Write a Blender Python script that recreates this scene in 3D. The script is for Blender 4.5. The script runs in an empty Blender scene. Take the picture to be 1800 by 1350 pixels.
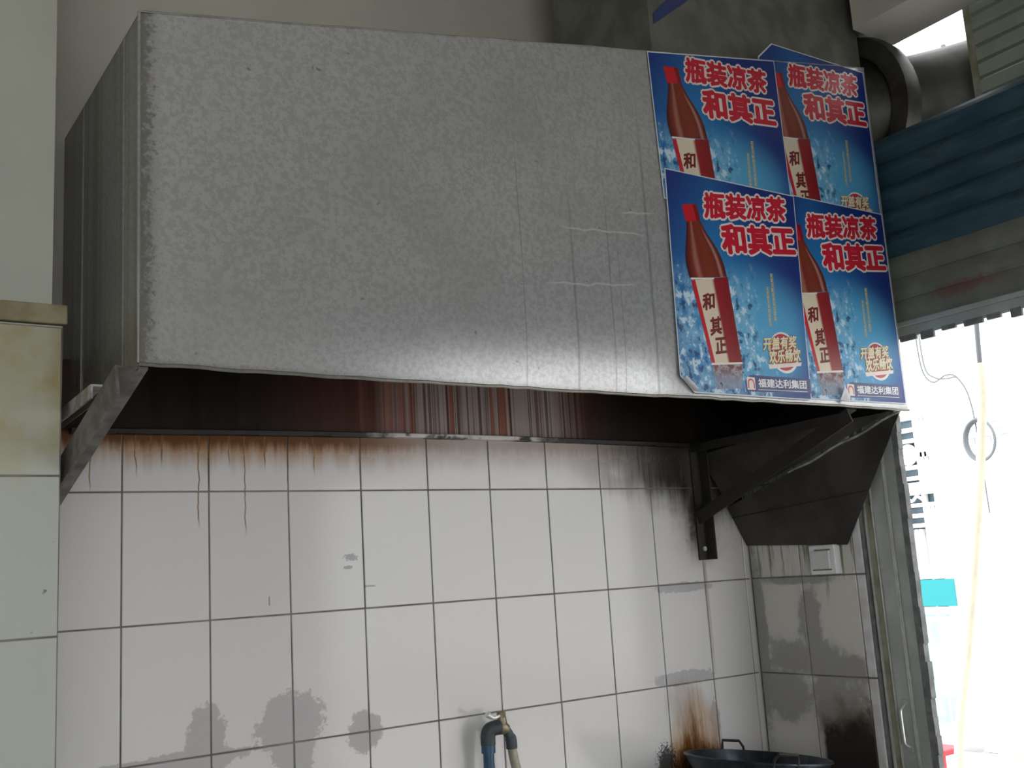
import bpy, bmesh, math, random
from mathutils import Vector, Matrix
random.seed(7)
scene = bpy.context.scene
ZO = 1.5                       # the tile joint at eye level lies 1.5 m above the floor

# ------------------------------------------------------------------ camera
cam_d = bpy.data.cameras.new('camera'); cam = bpy.data.objects.new('camera', cam_d)
scene.collection.objects.link(cam); scene.camera = cam
YAW, PITCH, ROLL = 0.6095, 0.1797, -0.0623
fw = Vector((math.sin(YAW)*math.cos(PITCH), math.cos(YAW)*math.cos(PITCH), math.sin(PITCH)))
rt = Vector((math.cos(YAW), -math.sin(YAW), 0)); up = rt.cross(fw)
r2 = rt*math.cos(ROLL) + up*math.sin(ROLL); u2 = -rt*math.sin(ROLL) + up*math.cos(ROLL)
M = Matrix((r2, u2, -fw)).transposed().to_4x4(); M.translation = Vector((-0.6211, -2.4622, 0.0617+ZO))
cam.matrix_world = M
cam_d.sensor_width = 36; cam_d.lens = 1839.6/1800*36; cam_d.clip_start = 0.02; cam_d.clip_end = 200

# ------------------------------------------------------------------ light
world = bpy.data.worlds.new('world'); scene.world = world; world.use_nodes = True
bg = world.node_tree.nodes['Background']
bg.inputs[0].default_value = (0.96, 0.98, 1.0, 1); bg.inputs[1].default_value = 6.0
sun_d = bpy.data.lights.new('sun', 'SUN'); sun_d.energy = 6; sun_d.angle = math.radians(2); sun_d.color = (1, .96, .9)
sun = bpy.data.objects.new('sun', sun_d); scene.collection.objects.link(sun)
sun.rotation_euler = Vector((0.52, 0.25, -0.82)).to_track_quat('-Z', 'Y').to_euler()
scene.view_settings.view_transform = 'Standard'; scene.view_settings.look = 'None'
scene.view_settings.gamma = 1; scene.view_settings.use_curve_mapping = False
scene.view_settings.exposure = -0.55
scene.cycles.max_bounces = 10; scene.cycles.diffuse_bounces = 6; scene.cycles.glossy_bounces = 4
scene.cycles.sample_clamp_indirect = 8; scene.cycles.caustics_reflective = False; scene.cycles.caustics_refractive = False

# ------------------------------------------------------------------ helpers
COL = scene.collection
def at(p): return Vector((p[0], p[1], p[2]+ZO))
def tag(o, label=None, cat=None, group=None, kind=None):
    if label: o['label'] = label
    if cat: o['category'] = cat
    if group: o['group'] = group
    if kind: o['kind'] = kind
    return o
def thing(name, loc, label, cat, group=None):
    o = bpy.data.objects.new(name, None); COL.objects.link(o); o.location = at(loc); o.empty_display_size = .05
    return tag(o, label, cat, group)
def wloc(o):
    v = Vector((0, 0, 0))
    while o is not None: v += o.location; o = o.parent
    return v
def mesh_obj(name, me, mat, parent=None, loc=None):
    o = bpy.data.objects.new(name, me); COL.objects.link(o)
    if mat is not None and not me.materials: me.materials.append(mat)
    o.parent = parent
    if loc is not None: o.location = loc
    return o
def build(name, bm, mat, parent=None, smooth=False, origin=None):
    """bm holds raw place coordinates; the object keeps its origin at its parent (or at origin)"""
    base = wloc(parent) if parent else (at(origin) if origin else Vector((0, 0, 0)))
    bmesh.ops.translate(bm, verts=bm.verts, vec=Vector((0, 0, ZO))-base)
    bmesh.ops.recalc_face_normals(bm, faces=bm.faces)
    me = bpy.data.meshes.new(name); bm.to_mesh(me); bm.free()
    if smooth:
        for f in me.polygons: f.use_smooth = True
        try: me.set_sharp_from_angle(angle=math.radians(40))
        except Exception: pass
    return mesh_obj(name, me, mat, parent, None if parent else base)
def box(bm, a, b, bev=0, seg=1):
    r = bmesh.ops.create_cube(bm, size=1)
    vs = r['verts']
    for v in vs:
        for i in range(3): v.co[i] = a[i] if v.co[i] < 0 else b[i]
    if bev:
        es = list({e for v in vs for e in v.link_edges})
        bmesh.ops.bevel(bm, geom=es, offset=bev, segments=seg, affect='EDGES', profile=.5)
def bxo(name, a, b, mat, parent=None, bev=0, seg=1, origin=None):
    bm = bmesh.new(); box(bm, a, b, bev, seg); return build(name, bm, mat, parent, origin=origin)
def poly_prism(bm, pts, d):
    """pts: coplanar ring, extruded by the vector d"""
    d = Vector(d); n = len(pts)
    a = [bm.verts.new(p) for p in pts]; b = [bm.verts.new(Vector(p)+d) for p in pts]
    bm.faces.new(a); bm.faces.new(b[::-1])
    for i in range(n): bm.faces.new((a[i], b[i], b[(i+1) % n], a[(i+1) % n]))
def tube(bm, pts, r, n=12, cap=True):
    pts = [Vector(p) for p in pts]; R = r if isinstance(r, (list, tuple)) else [r]*len(pts)
    rings = []; nrm = None
    for i, p in enumerate(pts):
        t = (pts[min(i+1, len(pts)-1)]-pts[max(i-1, 0)]).normalized()
        if nrm is None: nrm = t.orthogonal().normalized()
        nrm = (nrm-t*nrm.dot(t)).normalized(); b = t.cross(nrm)
        rings.append([bm.verts.new(p+(nrm*math.cos(k*2*math.pi/n)+b*math.sin(k*2*math.pi/n))*R[i]) for k in range(n)])
    for i in range(len(rings)-1):
        for k in range(n): bm.faces.new((rings[i][k], rings[i][(k+1) % n], rings[i+1][(k+1) % n], rings[i+1][k]))
    if cap: bm.faces.new(rings[0][::-1]); bm.faces.new(rings[-1])
def spline(pts, n=8):
    pts = [Vector(p) for p in pts]; out = []
    P = [2*pts[0]-pts[1]]+pts+[2*pts[-1]-pts[-2]]
    for i in range(1, len(P)-2):
        for k in range(n):
            t = k/n; a, b, c, d = P[i-1], P[i], P[i+1], P[i+2]
            out.append(.5*((2*b)+(c-a)*t+(2*a-5*b+4*c-d)*t*t+(3*b-a-3*c+d)*t**3))
    return out+[pts[-1]]
def lathe(bm, prof, c, axis=(0, 0, 1), n=32):
    """prof: (radius, height along the axis)"""
    ax = Vector(axis).normalized(); u = ax.orthogonal().normalized(); w = ax.cross(u); c = Vector(c); rings = []
    for r, h in prof:
        if r < 1e-5: rings.append([bm.verts.new(c+ax*h)])
        else: rings.append([bm.verts.new(c+ax*h+(u*math.cos(k*2*math.pi/n)+w*math.sin(k*2*math.pi/n))*r) for k in range(n)])
    for a, b in zip(rings, rings[1:]):
        for k in range(n):
            f = [a[k % len(a)], a[(k+1) % n % len(a)], b[(k+1) % n % len(b)], b[k % len(b)]]
            f = list(dict.fromkeys(f))
            if len(f) > 2: bm.faces.new(f)
def beam(bm, a, b, up, w, t):
    """flat bar from a to b; w across (perpendicular to up), t along up"""
    a, b = Vector(a), Vector(b); d = (b-a).normalized(); s = d.cross(Vector(up)).normalized(); v = s.cross(d)
    pts = [a-s*w/2, a+s*w/2, a+s*w/2+v*t, a-s*w/2+v*t]; poly_prism(bm, pts, b-a)
def angle_iron(bm, a, b, f1, f2, w=.04, t=.005):
    """L section along a-b, its flanges along f1 and f2"""
    a, b, f1, f2 = Vector(a), Vector(b), Vector(f1).normalized(), Vector(f2).normalized()
    pts = [a, a+f1*w, a+f1*w+f2*t, a+f1*t+f2*t, a+f1*t+f2*w, a+f2*w]; poly_prism(bm, pts, b-a)

# ------------------------------------------------------------------ node maths
class S:
    def __init__(s, nt, sock): s.nt = nt; s.k = sock
    def _m(s, op, b=None, c=None):
        n = s.nt.nodes.new('ShaderNodeMath'); n.operation = op
        for i, x in enumerate((s, b, c)):
            if x is None: continue
            if isinstance(x, S): s.nt.links.new(x.k, n.inputs[i])
            else: n.inputs[i].default_value = x
        return S(s.nt, n.outputs[0])
    def __add__(s, o): return s._m('ADD', o)
    __radd__ = __add__
    def __sub__(s, o): return s._m('SUBTRACT', o)
    def __rsub__(s, o): return (s*-1)+o
    def __mul__(s, o): return s._m('MULTIPLY', o)
    __rmul__ = __mul__
    def __truediv__(s, o): return s._m('DIVIDE', o)
    def abs(s): return s._m('ABSOLUTE')
    def pow(s, o): return s._m('POWER', o)
    def max(s, o): return s._m('MAXIMUM', o)
    def min(s, o): return s._m('MINIMUM', o)
    def step(s, a, b):            # smooth 0 -> 1 as s goes a -> b
        n = s.nt.nodes.new('ShaderNodeMapRange'); n.interpolation_type = 'SMOOTHSTEP'
        rev = a > b
        n.inputs['From Min'].default_value = min(a, b); n.inputs['From Max'].default_value = max(a, b)
        n.inputs['To Min'].default_value = 1 if rev else 0; n.inputs['To Max'].default_value = 0 if rev else 1
        s.nt.links.new(s.k, n.inputs['Value']); return S(s.nt, n.outputs['Result'])
class Mat:
    def __init__(m, name, color=(.5, .5, .5), rough=.5, metal=0., coord='Position'):
        m.mat = bpy.data.materials.new(name); m.mat.use_nodes = True; m.nt = m.mat.node_tree
        m.b = m.nt.nodes['Principled BSDF']
        m.b.inputs['Base Color'].default_value = (*color, 1); m.b.inputs['Roughness'].default_value = rough; m.b.inputs['Metallic'].default_value = metal
        m.base = color; m.coord = coord; m._v = None
    def vec(m):
        if m._v is None:
            if m.coord == 'Position':
                g = m.nt.nodes.new('ShaderNodeNewGeometry'); s = m.nt.nodes.new('ShaderNodeVectorMath'); s.operation = 'SUBTRACT'
                m.nt.links.new(g.outputs['Position'], s.inputs[0]); s.inputs[1].default_value = (0, 0, ZO); m._v = s.outputs[0]
            else:
                t = m.nt.nodes.new('ShaderNodeTexCoord'); m._v = t.outputs[m.coord]
        return m._v
    def xyz(m):
        n = m.nt.nodes.new('ShaderNodeSeparateXYZ'); m.nt.links.new(m.vec(), n.inputs[0]); return [S(m.nt, o) for o in n.outputs]
    def noise(m, scale=1, sc=(1, 1, 1), detail=3, off=(0, 0, 0), rough=.55):
        mp = m.nt.nodes.new('ShaderNodeMapping'); mp.inputs['Scale'].default_value = sc; mp.inputs['Location'].default_value = off
        m.nt.links.new(m.vec(), mp.inputs['Vector'])
        n = m.nt.nodes.new('ShaderNodeTexNoise'); n.inputs['Scale'].default_value = scale; n.inputs['Detail'].default_value = detail
        n.inputs['Roughness'].default_value = rough
        m.nt.links.new(mp.outputs[0], n.inputs['Vector']); return S(m.nt, n.outputs['Fac'])
    def voro(m, scale=1, sc=(1, 1, 1), feature='F1'):
        mp = m.nt.nodes.new('ShaderNodeMapping'); mp.inputs['Scale'].default_value = sc; m.nt.links.new(m.vec(), mp.inputs['Vector'])
        n = m.nt.nodes.new('ShaderNodeTexVoronoi'); n.feature = feature; n.inputs['Scale'].default_value = scale
        m.nt.links.new(mp.outputs[0], n.inputs['Vector']); return S(m.nt, n.outputs['Distance'])
    def mix(m, fac, a, b):
        n = m.nt.nodes.new('ShaderNodeMix'); n.data_type = 'RGBA'; n.clamp_factor = True
        if isinstance(fac, S): m.nt.links.new(fac.k, n.inputs[0])
        else: n.inputs[0].default_value = fac
        for x, i in ((a, 6), (b, 7)):
            if isinstance(x, tuple): n.inputs[i].default_value = (*x, 1)
            else: m.nt.links.new(x, n.inputs[i])
        return n.outputs[2]
    def col(m, c): m.nt.links.new(c, m.b.inputs['Base Color']); return m
    def rgh(m, s): m.nt.links.new(s.k, m.b.inputs['Roughness']); return m
    def met(m, s): m.nt.links.new(s.k, m.b.inputs['Metallic']); return m
    def bump(m, s, strength=.3, dist=.002):
        n = m.nt.nodes.new('ShaderNodeBump'); n.inputs['Strength'].default_value = strength; n.inputs['Distance'].default_value = dist
        m.nt.links.new(s.k, n.inputs['Height']); m.nt.links.new(n.outputs[0], m.b.inputs['Normal']); return m
def blob(x, z, n, x0, z0, a, b, rag=.9, soft=.06):
    d = (((x-x0)/a).pow(2)+((z-z0)/b).pow(2)).pow(.5)+(n-.5)*2*rag
    return d.step(1+soft, 1-soft)
def mottled(name, c1, c2, scale=8, rough=.6, metal=0., bump=.0, rvar=.1):
    m = Mat(name, c1, rough, metal); n = m.noise(scale, detail=5)
    m.col(m.mix(n.step(.35, .65), c1, c2)); m.rgh(n*rvar+(rough-rvar/2))
    if bump: m.bump(m.noise(scale*6, detail=4), bump, .002)
    return m.mat

# ------------------------------------------------------------------ materials
def tile_back():
    m = Mat('glazed_tile_stained', (.66, .645, .64), .12)
    x, y, z = m.xyz()
    c = m.mix(m.noise(2.5, detail=2), (.68, .655, .65), (.63, .63, .63))
    fine = m.noise(45, detail=4, rough=.7); med = m.noise(16, detail=5, rough=.7)
    st = m.noise(1, (70, 1, 4), 4); st2 = m.noise(1, (28, 1, 1.2), 3, off=(3, 0, 1))
    # grey damp patches that creep out of the low joints
    rag = med*.55+fine*.45
    g = None
    for (x0, z0, a, b) in ((.19, -.27, .045, .085), (.14, -.305, .16, .02), (.395, -.255, .085, .075), (.40, -.33, .055, .07), (.585, -.30, .05, .05),
                           (1.68, -.283, .13, .022), (1.70, -.01, .12, .016), (1.79, -.42, .02, .06), (.12, -.3, .2, .012)):
        k = blob(x, z, rag, x0, z0, a, b, 1.1); g = k if g is None else g.max(k)
    c = m.mix(g*.72, c, (.33, .32, .33))
    # smudges and specks
    vfine = m.noise(130, detail=4, rough=.7)
    k = blob(x, z, vfine, .565, .13, .018, .009, 1.3).max(blob(x, z, vfine, .555, .105, .012, .005, 1.3)).max(blob(x, z, vfine, .615, .055, .016, .0025, 1.3)).max(blob(x, z, vfine, .345, .035, .002, .012, 1.3))
    c = m.mix(k*.7, c, (.2, .2, .21))
    c = m.mix(fine.step(.76, .80)*.5, c, (.22, .2, .18))
    # amber grease under the hood lip with drips
    dep = .435-z
    w = st2*.09+st*.03
    band = (dep-w).step(.035, -.045)
    left = x.step(.95, .45)
    c = m.mix(band*(left*.65+.25), c, (.36, .175, .05))
    edge = (dep-(st*.05)).step(.02, -.015)
    c = m.mix(edge*(left*.7+.3), c, (.13, .045, .010))
    drips = None
    wob = (m.noise(1, (9, 1, 22), 2)-.5)*.012
    for (x0, zb, wd) in ((.175, .215, .0035), (.289, .195, .003), (.09, .36, .004), (.03, .335, .003), (.40, .31, .003), (.25, .36, .003), (.34, .355, .004), (.47, .34, .003), (-.07, .30, .003), (.065, .385, .004)):
        k = ((x+wob-x0).abs()).step(wd*.75, wd*.2)*z.step(zb-.01, zb+.03); drips = k if drips is None else drips.max(k)
    c = m.mix(drips*.85, c, (.22, .115, .03))
    # fine drip fringe at the right
    fr = st.step(.48, .62)*(dep-st2*.2).step(.06, -.02)*x.step(1.40, 1.5)
    c = m.mix(fr*.6, c, (.16, .13, .09))
    # soot around the right-hand bracket and under the lip
    halo = ((x-1.79).abs()+(med-.5)*.1).step(.15, .03)*z.step(.0, .25)
    c = m.mix(halo*.65, c, (.16, .11, .075))
    soot = ((x-1.80).abs()+(med-.5)*.11+(st-.5)*.05).step(.078, .02)*z.step(.03, .16)
    sl = (dep+(1.86-x)*.22-.045-st2*.15+(med-.5)*.05).step(.16, .03)*x.step(1.25, 1.7)
    c = m.mix(soot.max(sl)*.95, c, (.022, .016, .012))
    # rust runs under the bracket
    rr = ((x-1.803+wob*.6).abs()+(st-.5)*.012).step(.012, .003)*z.step(-.42, .0)*z.step(.09, .05)
    c = m.mix(rr*.55, c, (.26, .17, .08))
    # scorch above the wok
    fl = m.noise(1, (34, 1, 7), 4, off=(1, 0, 5))
    hx = (x-1.70).abs()
    t = (z+.50)/.2+(fl-.5)*1.5+hx*5.0
    inx = x.step(1.585, 1.60)*x.step(1.815, 1.795)
    c = m.mix(t.step(1.25, .2)*inx*.85, c, (.42, .22, .07))
    c = m.mix(t.step(.62, .15)*inx, c, (.12, .045, .012))
    c = m.mix(t.step(.22, -.1)*inx, c, (.02, .012, .008))
    lk = blob(x, z, vfine, 1.575, -.52, .035, .05, 1.6, .3); c = m.mix(lk*.9, c, (.02, .016, .013))
    c = m.mix(blob(x, z, st, 1.66, -.36, .06, .07, .9, .4)*.35, c, (.25, .2, .15))
    m.col(c)
    m.rgh((g*.25+band*.2+soot*.4+.10).min(.7)+fine*.05)
    m.bump(m.noise(5, detail=1), .12, .004)
    return m.mat
def tile_right():
    m = Mat('glazed_tile_sooty', (.5, .5, .48), .25)
    x, y, z = m.xyz()
    med = m.noise(13, detail=5, rough=.68); st = m.noise(1, (1, 60, 4), 4)
    c = m.mix(m.noise(5), (.62, .61, .58), (.56, .55, .51))
    rg2 = med*.6+m.noise(45, detail=4)*.4
    g = None
    for (y0, z0, a, b) in ((-.225, -.14, .045, .13), (-.20, -.25, .17, .06), (-.33, -.28, .11, .05), (-.10, -.36, .10, .09), (-.30, -.38, .11, .10), (-.19, -.01, .16, .016), (-.02, -.2, .03, .3)):
        k = blob(y, z, rg2, y0, z0, a, b, 1.2, .3); g = k if g is None else g.max(k)
    c = m.mix(g*.75, c, (.23, .225, .21))
    dr = st.step(.5, .62)*z.step(-.03, .04); c = m.mix(dr*.75, c, (.15, .14, .05))
    d2 = st.step(.60, .66)*z.step(-.10, -.0)*z.step(.01, -.01)*y.step(-.22, -.25); c = m.mix(d2*.6, c, (.12, .11, .07))
    c = m.mix(z.step(-.33, -.47)*y.step(-.18, -.26)*.5, c, (.13, .11, .08))
    bl = ((z+.435)+(med-.5)*.16+(y+.42)*.12).step(.05, -.03)*(y+(med-.5)*.03).step(-.225, -.245)
    br = ((z+.40)+(med-.5)*.2).step(.06, -.03)*(y+(med-.5)*.04).step(-.27, -.32)
    c = m.mix(br*.7, c, (.09, .05, .03)); c = m.mix(bl, c, (.018, .015, .013))
    m.col(c); m.rgh(g*.3+bl*.3+.22)
    return m.mat
def tile_left():
    m = Mat('pillar_tile_cream', (.6, .62, .56), .16)
    x, y, z = m.xyz(); n = m.noise(9, detail=5); sp = m.noise(42, detail=3)
    c = m.mix(z.step(.2, .5), (.46, .49, .45), (.46, .46, .35))
    c = m.mix(n.step(.45, .7)*z.step(.22, .4)*.7, c, (.40, .33, .15))
    e = (n-.5)*.06
    c = m.mix((x+e).step(-.235, -.20)*z.step(.25, .5)*.55, c, (.30, .24, .10))
    c = m.mix(sp.step(.70, .75)*(x.step(-.27, -.2)*.7+.15), c, (.07, .06, .04))
    m.col(c); m.bump(m.noise(5, detail=1), .1, .004); return m.mat
def galv(name, side=False):
    m = Mat(name, (.5, .5, .5), .42, .5)
    x, y, z = m.xyz()
    sp = m.noise(95, detail=3, rough=.7); big = m.noise(3, detail=3); vst = m.noise(1, (26, 26, .5), 3)
    c = m.mix(sp.step(.42, .6), (.52, .525, .54), (.425, .43, .44))
    c = m.mix(big.step(.4, .7)*.35, c, (.36, .36, .36))
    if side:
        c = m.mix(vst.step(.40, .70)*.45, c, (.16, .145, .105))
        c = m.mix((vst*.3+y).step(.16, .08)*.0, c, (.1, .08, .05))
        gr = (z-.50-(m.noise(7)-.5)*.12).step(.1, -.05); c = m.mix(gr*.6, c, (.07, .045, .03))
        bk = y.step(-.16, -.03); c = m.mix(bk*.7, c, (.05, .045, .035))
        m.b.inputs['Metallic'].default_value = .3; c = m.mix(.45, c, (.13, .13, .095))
    else:
        lines = None
        for (x0, w, z0) in ((.845, .005, .9), (.955, .003, .95), (1.085, .006, 1.1), (.985, .002, .8), (.70, .002, .9)):
            k = ((x-x0+(m.noise(1, (2, 1, 6), 2)-.5)*.006).abs()).step(w, w*.3)*(z+(vst-.5)).step(z0+.2, z0-.1); lines = k if lines is None else lines.max(k)
        c = m.mix(lines*.5, c, (.2, .2, .22))
        edge = (x+.128+(sp-.5)*.09).step(.03, .0).max((z-.462+(sp-.5)*.05).step(.012, .0)*.6)
        c = m.mix(edge*.75, c, (.13, .12, .10))
        c = m.mix((m.noise(38, detail=4, off=(4, 2, 1))).step(.70, .74)*.6, c, (.12, .12, .12))
        scr = None
        for (x0, x1, z0, s) in ((.80, 1.09, .845, .05), (.75, 1.05, .705, .08), (.98, 1.13, .90, .16)):
            k = ((z-z0-(x-x0)*s+(m.noise(1, (14, 1, 1), 2)-.5)*.02).abs()).step(.0035, .001)*x.step(x0, x0+.06)*x.step(x1, x1-.05); scr = k if scr is None else scr.max(k)
        c = m.mix(scr*.6, c, (.75, .75, .75))
    m.col(c); m.rgh(sp*.08+big*.08+.16)
    m.bump(m.noise(2.2, detail=1)+sp*.015, .25, .01)
    return m.mat
def interior():
    m = Mat('greasy_hood_lining', (.03, .02, .015), .25)
    x, y, z = m.xyz(); st = m.noise(1, (30, 30, .35), 4, rough=.65); st2 = m.noise(1, (75, 75, .4), 3)
    mid = (x+(st-.5)*.25).step(.60, .80)*(x+(st-.5)*.2).step(1.36, 1.20)
    wide = (x+(st-.5)*.3).step(.25, .7)*x.step(1.5, 1.25)
    c = m.mix(wide*.8, (.012, .009, .007), (.10, .034, .022))
    c = m.mix(mid*st2.step(.34, .50)*.95, c, (.38, .33, .305))
    c = m.mix(mid*st.step(.52, .60)*.9, c, (.26, .075, .045))
    c = m.mix(mid*st2.step(.54, .60)*.75, c, (.08, .035, .03))
    m.col(c); m.rgh(st*.3+.2); m.b.inputs['Specular IOR Level'].default_value = .35
    m.bump(m.noise(60, detail=3), .25, .002)
    return m.mat
def soot_sheet():
    m = Mat('sooty_sheet_metal', (.035, .033, .03), .6, .2); n = m.noise(6, detail=5)
    m.col(m.mix(n.step(.3, .7), (.022, .02, .018), (.065, .06, .055))); m.rgh(n*.3+.4); return m.mat
def shutter_mat():
    m = Mat('blue_shutter_paint', (.03, .06, .08), .5, .1); n = m.noise(7, (1, 1, 5), 5); x, y, z = m.xyz()
    c = m.mix(n.step(.3, .7), (.016, .055, .085), (.040, .095, .125)); c = m.mix(n.step(.62, .72)*.6, c, (.015, .02, .02))
    m.col(c); return m.mat

MT = dict(tile=tile_back(), rtile=tile_right(), ltile=tile_left(), galv=galv('galvanised_sheet'), galvs=galv('grimy_galvanised_sheet', True), inner=interior(), soot=soot_sheet(), shutter=shutter_mat())
MT['grout'] = mottled('dirty_grout', (.13, .115, .10), (.24, .22, .205), 9, .9)
MT['plaster'] = mottled('cream_plaster', (.55, .53, .47), (.50, .48, .43), 3, .85, bump=.1)
MT['lplaster'] = mottled('cream_pillar_plaster', (.50, .52, .45), (.46, .47, .41), 4, .7, bump=.1)
MT['ceiling'] = mottled('off_white_ceiling', (.60, .58, .54), (.54, .52, .48), 2, .9)
MT['floor'] = mottled('grey_floor_tile', (.34, .32, .30), (.26, .25, .24), 3, .4)
MT['ledge'] = mottled('dirty_ledge', (.33, .29, .18), (.24, .20, .11), 25, .6)
MT['iron'] = mottled('greasy_iron', (.21, .21, .19), (.12, .10, .09), 22, .5, .4, .3)
MT['ironb'] = mottled('sooty_iron', (.014, .012, .011), (.022, .019, .017), 22, .7, .0, .3)
MT['paleiron'] = mottled('grey_painted_iron', (.46, .46, .44), (.24, .22, .20), 30, .5, .2, .3)
MT['alu'] = mottled('weathered_aluminium', (.46, .50, .48), (.36, .39, .37), 9, .42, .2)
MT['aluo'] = mottled('grimy_aluminium', (.36, .36, .28), (.25, .24, .17), 14, .5, .15)
MT['alul'] = mottled('bright_aluminium_edge', (.62, .64, .62), (.5, .51, .48), 20, .4, .3)
MT['cement'] = mottled('rough_cement', (.22, .23, .23), (.14, .15, .15), 30, .9, bump=.6)
MT['white_trim'] = mottled('white_tile_trim', (.66, .66, .68), (.55, .54, .54), 18, .25)
rm_ = Mat('green_grey_bottom_rail', (.2, .2, .2), .5, .1); x, y, z = rm_.xyz(); nn_ = rm_.noise(8, detail=5); fn_ = rm_.noise(60, detail=4)
rm_.col(rm_.mix(blob(y, z, fn_, -.84, .79, .09, .018, 1.2, .4)*.55, rm_.mix(nn_.step(.35, .65), (.20, .22, .18), (.14, .15, .125)), (.20, .06, .05))); MT['rail'] = rm_.mat
MT['pale_panel'] = mottled('pale_green_corrugated', (.30, .34, .28), (.24, .28, .23), 6, .6)
MT['duct'] = mottled('dull_duct_metal', (.22, .22, .20), (.15, .15, .13), 10, .5, .5)
MT['ductd'] = mottled('dark_greasy_duct', (.06, .06, .05), (.03, .03, .025), 10, .5, .4)
MT['steel'] = mottled('stainless_steel', (.5, .5, .5), (.42, .42, .42), 8, .3, .9)
MT['woks'] = mottled('blued_wok_steel', (.045, .06, .075), (.025, .03, .038), 25, .32, .75)
MT['blue_pipe'] = mottled('blue_plastic_pipe', (.02, .085, .17), (.015, .06, .12), 20, .35)
MT['dark_pipe'] = mottled('dirty_pipe_elbow', (.05, .07, .08), (.035, .045, .05), 25, .55)
MT['brass'] = mottled('dull_brass', (.26, .22, .15), (.16, .13, .09), 40, .4, .6)
MT['chrome'] = Mat('chrome', (.85, .86, .87), .18, .45).mat
MT['hose'] = mottled('beige_hose', (.40, .37, .29), (.28, .26, .20), 40, .5)
MT['plastic'] = mottled('white_plastic', (.80, .82, .83), (.70, .72, .72), 20, .35)
MT['plasticr'] = mottled('grey_white_rocker', (.66, .69, .70), (.60, .62, .62), 20, .3)
MT['street'] = mottled('pale_concrete_street', (.55, .54, .52), (.48, .47, .46), 1.5, .9)
MT['facade'] = mottled('white_facade_render', (.70, .70, .69), (.62, .63, .63), 2, .8)
MT['stepstone'] = mottled('pink_grey_step_stone', (.42, .37, .36), (.36, .32, .31), 3, .8)
MT['brick'] = mottled('white_glazed_brick', (.72, .75, .77), (.62, .67, .70), 6, .5)
MT['gatewhite'] = Mat('white_gate_paint', (.8, .8, .8), .5).mat
MT['gateblue'] = mottled('blue_grey_gate_backing', (.06, .10, .13), (.08, .13, .16), 5, .5)
MT['teal'] = Mat('teal_panel', (.0, .20, .22), .5).mat
MT['teallight'] = mottled('pale_teal_panel', (.22, .42, .45), (.32, .5, .52), 5, .5)
MT['red'] = Mat('red_plastic', (.42, .045, .06), .45).mat
MT['yellow'] = mottled('yellowed_sleeve', (.72, .66, .50), (.62, .57, .45), 12, .6)
MT['wire'] = Mat('grey_cable', (.10, .11, .12), .6).mat

# ------------------------------------------------------------------ room shell
XR, YP, XP = 2.012, -.33, -.197        # right wall, pillar front, pillar edge
bm = bmesh.new(); box(bm, (-.3, .004, -1.5), (2.30, .14, .60)); box(bm, (-.3, .0, .60), (2.30, .14, 2.3))
bw = tag(build('wall_back', bm, MT['plaster']), 'cream plaster wall above a dirty white tiled lower part', kind='structure')
bxo('grout', (-.3, .0025, -1.5), (2.005, .004, .60), MT['grout'], bw)
tiles = {}
def tile_mesh(w, h, mat, ax):
    k = (round(w, 4), round(h, 4), mat.name, ax)
    if k not in tiles:
        bm = bmesh.new()
        box(bm, (-w/2, 0, -h/2), (w/2, .008, h/2), .0012)
        if ax == 'x': bmesh.ops.rotate(bm, verts=bm.verts, cent=(0, 0, 0), matrix=Matrix.Rotation(-math.pi/2, 3, 'Z'))
        me = bpy.data.meshes.new('tile'); bm.to_mesh(me); bm.free(); me.materials.append(mat); tiles[k] = me
    return tiles[k]
GAP = .0037
def lay(parent, mat, ax, cols, rows, plane):
    for a0, a1 in cols:
        for z0, z1 in rows:
            me = tile_mesh(a1-a0-GAP, z1-z0-GAP, mat, ax)
            j = random.uniform(-.0004, .0004); c = (a0+a1)/2
            p = (c, plane+j, (z0+z1)/2) if ax == 'y' else (plane+j, c, (z0+z1)/2)
            o = mesh_obj('tile', me, None, parent, at(p)-wloc(parent))
            o.rotation_euler = (random.uniform(-.0015, .0015), random.uniform(-.0015, .0015), random.uniform(-.0012, .0012))
rows = [(-1.5+.3*i, -1.2+.3*i) for i in range(7)]
lay(bw, MT['tile'], 'y', [(-.2+.2*i, .2*i) for i in range(10)]+[(1.8, 1.985), (1.985, 2.008)], rows, -.0005)

# right-hand wall: short tiled return, then the shop-front opening
bm = bmesh.new(); box(bm, (XR+.004, -.452, -1.5), (2.036, .004, 1.12)); box(bm, (2.036, -.60, -1.5), (2.048, .004, 1.12)); box(bm, (2.048, -.38, -1.5), (2.30, .004, 1.12)); box(bm, (XR+.004, -4.6, -1.5), (2.30, -3.95, 2.3)); box(bm, (2.11, -.64, 1.70), (2.30, .004, 2.3))
rw = tag(build('wall_right', bm, MT['cement']), 'short return wall of sooty tiles beside the doorway', kind='structure')
bxo('grout', (XR+.0025, -.42, -1.5), (XR+.004, 0, .60), MT['grout'], rw)
def tile_x(parent, mat, cols, rows):
    lay(parent, mat, 'x', cols, rows, XR-.0005)
tile_x(rw, MT['rtile'], [(-.21, -.003), (-.418, -.21)], rows)
for z0, z1 in rows: bxo('edge_trim', (XR-.004, -.450, z0+.002), (XR+.004, -.421, z1-.002), MT['white_trim'], rw, .003, 2)
lt = tag(bxo('lintel', (XR+.002, -4.6, 1.65), (2.215, -.645, 2.3), MT['plaster'], None), 'cream plastered lintel above the rolling shutter', kind='structure')

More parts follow.
